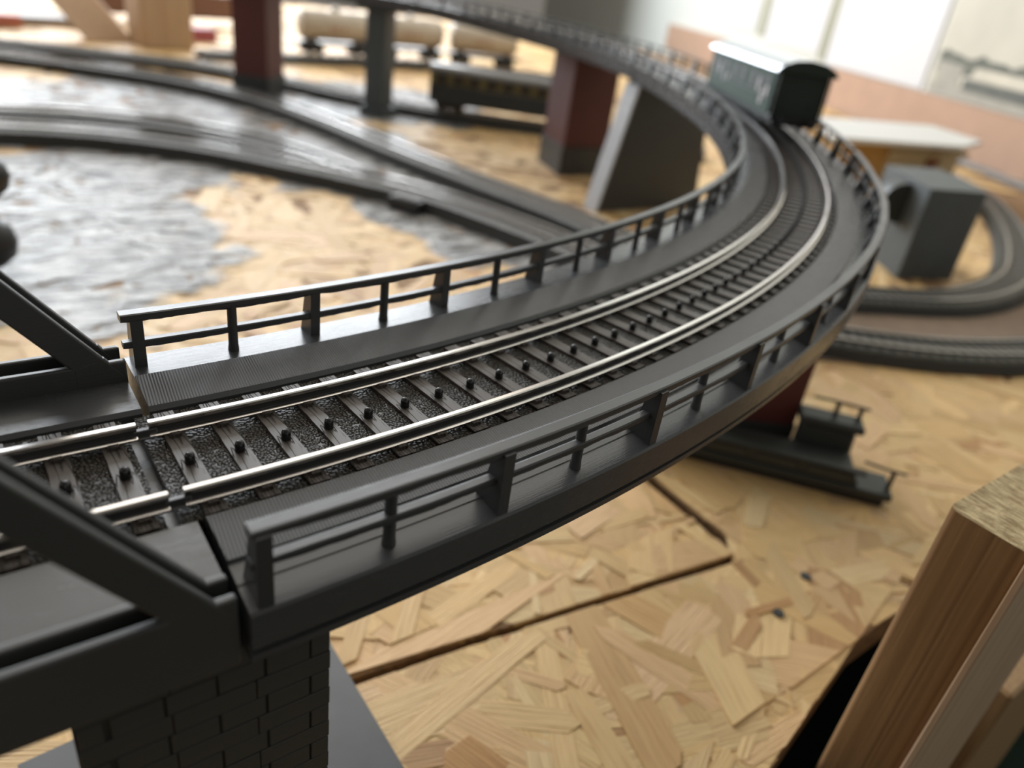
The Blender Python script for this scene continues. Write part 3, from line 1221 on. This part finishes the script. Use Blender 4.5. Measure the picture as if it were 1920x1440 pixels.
for s in (-1, 1):
    for i, x in enumerate((-50, -38, -26, -8, 8, 26, 38, 50)):
        mb = MB()
        lbox(mb, Tg, wa, (x, s * 14.55, 21.5), (7.5, 0.5, 8))
        w_ = obj('window', mb, M['black'], gw)
    # white lettering patches, unreadable in the blur
mb = MB()
for x, z0, wdt, hh in ((-52, 18, 3, 6), (-46, 14.5, 3.4, 7), (-38, 20, 2.6, 6.5), (20, 17, 2.2, 4), (28, 16, 2.2, 4), (40, 20, 3.6, 4.6)):
    lbox(mb, Tg, wa, (x, 14.62, z0), (wdt, 0.4, hh))
obj('side_lettering', mb, M['print_white'], gw)
mb = MB()
for s in (-1, 1):
    lbox(mb, Tg, wa, (0, s * 14.7, 15.8), (2 * LH - 12, 0.4, 0.6))
    for x in (-38, 38):
        lbox(mb, Tg, wa, (x, s * 11.5, 5.5), (9, 1.2, 4))
obj('trim_strips', mb, M['greend'], gw)


def tank_wagon(cx, cy, ang, label):
    T = loc_axis((cx, cy, ZT + 13), ang)
    t = thing('tank_wagon', label, 'model wagon', (cx, cy, ZT + 13), ang, group='cream tank wagons')
    mb = MB()
    R_ = 15.5
    mb.lathe(T(0, 0, 29), [(2, -50), (9, -49.3), (13.5, -47.5), (R_, -44), (R_, 44), (13.5, 47.5), (9, 49.3), (2, 50)], 28, axis='x', rz=ang)
    obj('tank', mb, M['cream'], t)
    mb = MB()
    mb.lathe(T(0, 0, 43), [(5, 0), (5, 4), (3, 5)], 16)
    obj('dome', mb, M['cream'], t)
    mb = MB()
    lbox(mb, T, ang, (0, 0, 10.5), (112, 24, 3))
    for x in (-34, 34):
        lbox(mb, T, ang, (x, 0, 14), (8, 22, 5))
    obj('underframe', mb, M['black'], t)
    mb = MB()
    for x in (-12, -6, 6):
        lbox(mb, T, ang, (x, -15.7, 27), (3, 0.6, 5))
    obj('rust_marks', mb, M['rust'], t)
    for x in (-40, -26, 26, 40):
        wheelset(t, T, ang, x)
    t.scale = (1.2, 1.3, 1.4)
    return t


tank_wagon(516, 640, 0.03, 'cream tank wagon seen left of the slim grey pillar')
tank_wagon(646, 640, -0.04, 'cream tank wagon seen just right of the slim grey pillar')
tank_wagon(775, 610, -0.32, 'cream tank wagon farthest right, partly hidden by the bridge deck')

# dark coach
ca_ = math.atan2(98 - 160, 528 - 441)
T = loc_axis((500, 205 - 0, ZT + 8), 0)
pA, pB = np.array([434., 262.]), np.array([560., 161.])
dv = pB - pA
ang = math.atan2(dv[1], dv[0])
cc = pA + dv * 0.74 + np.array([0., -6.])
T = loc_axis((cc[0], cc[1], ZT + 13), ang)
t = thing('passenger_coach', 'dark blue coach with yellowish window band and grey roof, left of the red pier', 'model wagon', (cc[0], cc[1], ZT + 13), ang)
HL = 82
mb = MB()
lbox(mb, T, ang, (0, 0, 15), (2 * HL, 31, 17))
obj('body', mb, M['coach'], t, bevel=0.8)
mb = MB()
lbox(mb, T, ang, (0, 0, 28.7), (2 * HL - .6, 30.4, 10.5))
obj('window_band', mb, M['coachwin'], t, bevel=0.5)
for i in range(9):
    mb = MB()
    lbox(mb, T, ang, (-70 + i * 17.5, -15.3, 28.8), (10, 0.5, 7.5))
    obj('window', mb, M['black'], t)
mb = MB()
prof = [(-15.8, 0), (-15.2, 2.6), (-10, 5.6), (0, 7), (10, 5.6), (15.2, 2.6), (15.8, 0)]
p0 = [T(-HL - 1, y, 33.8 + z) for y, z in prof]
p1 = [T(HL + 1, y, 33.8 + z) for y, z in prof]
n_ = len(prof)
mb.add(p0 + p1, [(i, i + 1, n_ + i + 1, n_ + i) for i in range(n_ - 1)], 0, None, True)
mb.add(p0 + p1, [(n_ - 1, 0, n_, 2 * n_ - 1), tuple(reversed(range(n_))), tuple(range(n_, 2 * n_))], 0)
obj('roof', mb, M['coachroof'], t)
for x in (-60, 60):
    mb = MB()
    lbox(mb, T, ang, (x, 0, 5.5), (30, 26, 6))
    bg = obj('bogie', mb, M['black'], t)
    for dx in (-9, 9):
        wheelset(bg, T, ang, x + dx, 4.8)
t.scale = (1.1, 1.1, 1.2)

# dark model locomotive at the foot of the near red pier
e_ = np.array([-.63, .77]); e_ /= np.linalg.norm(e_)
nn = np.array([.77, .63]); nn /= np.linalg.norm(nn)
O_ = np.array([254., -471.])
zg = ZT - 1.2


def lp(s, d, h):
    q = O_ + e_ * s + nn * d
    return (float(q[0]), float(q[1]), zg + h)


lo = thing('model_locomotive', 'dark grey model locomotive with handrails at the foot of the near red pier', 'model locomotive', lp(45, 9, 0))


def lprism(s0, s1, d0, d1, h0, h1, s0t=None, d1t=None):
    m_ = MB()
    s0t = s0 if s0t is None else s0t
    m_.hull([lp(s0, d0, h0), lp(s1, d0, h0), lp(s1, d1, h0), lp(s0, d1, h0)][::-1],
            [lp(s0t, d0, h1), lp(s1, d0, h1), lp(s1, d1, h1), lp(s0t, d1, h1)][::-1])
    return m_


obj('frame', lprism(2, 112, 1.5, 15, 0.2, 5), M['black'], lo, bevel=0.4)
obj('hull', lprism(0, 112, 0, 16, 5, 8), M['loco'], lo, bevel=0.5)
obj('side_casing', lprism(13, 112, 1.0, 16, 8, 14, 16), M['loco'], lo, bevel=0.5)
for s0 in (17, 37, 57, 77):
    obj('panel', lprism(s0, s0 + 16, 0.3, 1.4, 8.8, 13.2), M['loco'], lo, bevel=0.3)
obj('walkway_edge', lprism(12, 112, -0.6, 3.0, 14, 15.4), M['loco'], lo, bevel=0.3)
obj('cab', lprism(15, 37, 16.5, 26, 0.5, 22, 16), M['loco'], lo, bevel=1.2)
obj('cab_roof', lprism(13.5, 39, 15.6, 27, 22, 25.5), M['loco'], lo, bevel=1.0)


def handrail(pts, posts):
    m_ = MB()
    for a, b in zip(pts[:-1], pts[1:]):
        m_.tube(lp(*a), lp(*b), 0.55)
    for a in posts:
        m_.tube(lp(a[0], a[1], a[2]), lp(a[0], a[1], a[3]), 0.9)
    return m_


obj('handrail', handrail([(13, 23, 31), (22, 23, 31.5), (35, 23, 31.5)], [(16, 23, 24, 31), (25, 23, 24, 31)]), M['loco'], lo)
obj('handrail', handrail([(-3, 5, 16.2), (4, 5, 16.4), (13, 5, 17.6)], [(1.5, 5, 7.5, 16.4)]), M['loco'], lo)

# signal with two round lamp heads, at the left edge
SIGH = ((-7, -136, -85, 13.5), (-4, -184, -40, 9.5))
t = thing('model_signal', 'black model signal whose two round lamp heads poke in at the left edge', 'model signal', (-22, -150, ZT + 1))
mb = MB()
mb.tube((-22, -150, ZT + 1), (-22, -150, ZT + 118), 2.2)
obj('mast', mb, M['black'], t)
mb = MB()
mb.lathe((-22, -150, ZT), [(9, 0.6), (9, 3), (4, 5)], 20)
obj('foot', mb, M['black'], t)
for hx, hy, zc, rr in SIGH:
    mb = MB()
    mb.tube((-22, -150, zc), (hx, hy, zc), 1.6)
    mb.lathe((hx, hy, zc), [(0.5, -rr), (rr * .5, -rr * .87), (rr * .87, -rr * .5), (rr, 0), (rr * .87, rr * .5), (rr * .5, rr * .87), (0.5, rr)], 24)
    obj('lamp_head', mb, M['black'], t)

# ------------------------------------------------------------------ grey box pier and platform building on the right
t = thing('box_pier', 'dark grey box-shaped pier standing on the right beside the olive tracks', 'model pier', (600, -290, ZT))
mb = MB()
cb = [(545, -311), (594, -329), (640, -268), (589, -250)]
mb.prism(cb, ZT, ZT + 68)
obj('shaft', mb, M['boxgrey'], t, bevel=1.0)
mb = MB()
mb.lathe((561, -284, ZT + 50), [(15, -6), (15, 8), (13, 10)], 24, axis='x', rz=0.9)
obj('round_port', mb, M['loco'], t, bevel=0.5)

t = thing('platform_building', 'small platform building with a flat white roof behind the right side of the bridge', 'model building', (870, -60, ZT))
mb = MB()
mb.hull([(712, -122, -46), (895, -170, -46), (985, -150, -46), (1028, -66, -46), (835, -20, -46)],
        [(712, -122, -41), (895, -170, -41), (985, -150, -41), (1028, -66, -41), (835, -20, -41)])
obj('roof', mb, M['white'], t, bevel=1.0)
mb = MB()
mb.prism([(770, -105), (835, -122), (850, -60), (790, -45)], ZT, -46)
obj('side_wall', mb, M['ochre'], t)
mb = MB()
mb.prism([(836, -122), (965, -140), (985, -80), (851, -60)], ZT, -46)
mb.prism([(830, -125), (975, -146), (985, -130), (838, -118)], -62, -56)
obj('front_wall', mb, M['sand'], t)
mb = MB()
mb.prism([(905, -134), (927, -137), (928, -133), (906, -130)], ZT, -52)
obj('door', mb, M['brown'], t, bevel=0.5)


# ------------------------------------------------------------------ timbers
t = thing('pine_post', 'sawn pine post standing at the bottom right corner, end grain on top', 'timber', (156, -529, ZT - 90))
px0, px1, py0, py1 = 134.3, 184.0, -536.8, -520.8
mb = MB()
n_ = 5
r_ = 2.4
loop = []
for (cx, cy, a0) in ((px1 - r_, py1 - r_, 0), (px0 + r_, py1 - r_, 90), (px0 + .7, py0 + .7, 180), (px1 - .7, py0 + .7, 270)):
    rr = r_ if cy > -530 else .7
    for i in range(n_):
        a = math.radians(a0 + 90 * i / (n_ - 1))
        loop.append((cx + rr * math.cos(a), cy + rr * math.sin(a)))
vs = [(x, y, -320) for x, y in loop] + [(x, y, -20.0) for x, y in loop]
L_ = len(loop)
mb.add(vs, [(i, (i + 1) % L_, L_ + (i + 1) % L_, L_ + i) for i in range(L_)], 0, None, True)
mb.add(vs, [tuple(reversed(range(L_)))], 0)
mb.add([(x, y, -20.0) for x, y in loop], [tuple(range(L_))], 1)
o = obj('post_body', mb, [M['pine'], M['endgrain']], t)
mb = MB()
mb.box((158, -537.7, -170), (52, 1.6, 299))
o = obj('lit_post_face', mb, M['pine_light'], t, bevel=0.3)  # thin sheet giving the post's better lit face a paler colour
t = thing('pine_batten', 'narrow tan batten right behind the pine post, lowest right corner', 'timber', (232, -524, -320))
mb = MB()
mb.box((238, -533, -210), (84, 15, 230))
obj('batten_body', mb, M['pine_light2'], t, bevel=1.0)
t = thing('storage_box', 'dark green box below the table edge in the lowest right corner', 'box', (560, -640, -850))
mb = MB()
mb.box((560, -630, -600), (520, 250, 500))
obj('carton', mb, M['boxgreen'], t, bevel=3)
mb = MB()
mb.box((560, -630, -340), (530, 260, 22))
obj('lid', mb, M['boxgreen'], t, bevel=3)

t = thing('wooden_frame', 'blurred pine frame with upright post and slanting brace at the top left', 'timber', (280, 700, ZT))
mb = MB()
mb.box((275, 708, 40), (72, 60, 282), rz=0.12)
obj('post', mb, M['pine_frame'], t, bevel=2)
mb = MB()
a, b = np.array([228., 742., ZT + 18]), np.array([150., 900., 150.])
d = b - a
mb.hull([(178, 712, ZT), (246, 730, ZT), (248, 760, ZT), (180, 742, ZT)],
        [(48, 800, 75), (116, 818, 75), (118, 848, 75), (50, 830, 75)])
obj('brace', mb, M['pine_light'], t, bevel=2)
mb = MB()
mb.box((330, 1010, -68), (300, 26, 40), rz=0.18)
obj('cross_rail', mb, M['darkwood'], t, bevel=2)

for (x, y, sx, sy, h, m_, lab, cat, nm) in (
        (75, 830, 70, 40, 14, 'pink', 'salmon coloured box lying at the far left edge', 'box', 'card_box'),
        (140, 880, 120, 60, 10, 'greycard', 'flat grey box beside the salmon one, far left', 'box', 'card_box'),
        (350, 800, 50, 40, 18, 'crimson', 'small crimson box between wooden frame and red pier', 'box', 'card_box')):
    t = thing(nm, lab, cat, (x, y, ZT))
    mb = MB()
    mb.box((x, y, ZT + h / 2 + .8), (sx, sy, h), rz=.2)
    obj('carton', mb, M[m_], t, bevel=1)
    mb = MB()
    mb.box((x, y, ZT + h + 1.5), (sx + 2, sy + 2, 1.6), rz=.2)
    obj('lid', mb, M[m_], t, bevel=.5)


# ------------------------------------------------------------------ wall hangings
def wall_panel(name, label, cat, u0, u1, z0, z1, mat, off=1.0, th=2.0, parent=None):
    mb = MB()
    mb.prism([wp(u0, off + th), wp(u1, off + th), wp(u1, off), wp(u0, off)], z0, z1)
    o = obj(name, mb, mat, parent)
    if label:
        tag(o, label, cat)
    return o


wall_panel('paper_sheet', 'large white sheet on the wall, left of the landscape poster', 'paper', 362, 728, -24, 420, M['paper'])
wall_panel('paper_sheet', 'middle white sheet on the wall above the green wagon', 'paper', 775, 1075, -8, 420, M['paper'])
wall_panel('paper_sheet', 'narrow white sheet on the wall, farthest left of the three', 'paper', 1160, 1430, 10, 420, M['paper'])
wall_panel('olive_strip', 'thin olive strip between the large and middle white sheets', 'strip', 735, 768, -20, 420, M['olive'])
wall_panel('olive_strip', 'thin olive strip left of the middle white sheet', 'strip', 1088, 1140, 0, 420, M['olive'])
ps = thing('landscape_poster', 'old landscape poster with trees and a train on the wall at the top right', 'poster', (*wp(50, 2), 100))
wall_panel('print_sheet', None, None, -260, 346, -24, 330, M['postersky'], parent=ps)


def flat(name, pts, mat, off):
    mb = MB()
    v0 = [(*wp(u, off), z) for u, z in pts]
    v1 = [(*wp(u, off + .3), z) for u, z in pts]
    mb.hull(v0, v1)
    return obj(name, mb, mat, ps)


tr = [(340, 12)]
r2 = np.random.default_rng(4)
top = [(u, 30 + 12 * r2.random() - (345 - u) * 0.02 + 3) for u in np.linspace(-255, 340, 34)]
flat('tree_line', [(-255, 10), (340, 10)] + top[::-1], M['postertree'], 3.2)
flat('ground', [(-255, -22), (342, -22), (342, -8), (-255, -8)], M['posterhouse'], 3.3)
flat('house', [(268, -8), (336, -8), (336, 26), (268, 24)], M['posterhouse'], 3.6)
flat('train_side', [(-250, -16), (256, -10), (256, 6), (-250, 2)], M['posterdark'], 3.9)
flat('train_roof', [(-250, 3), (244, 7), (236, 24), (-250, 18)], M['postertrain'], 4.2)
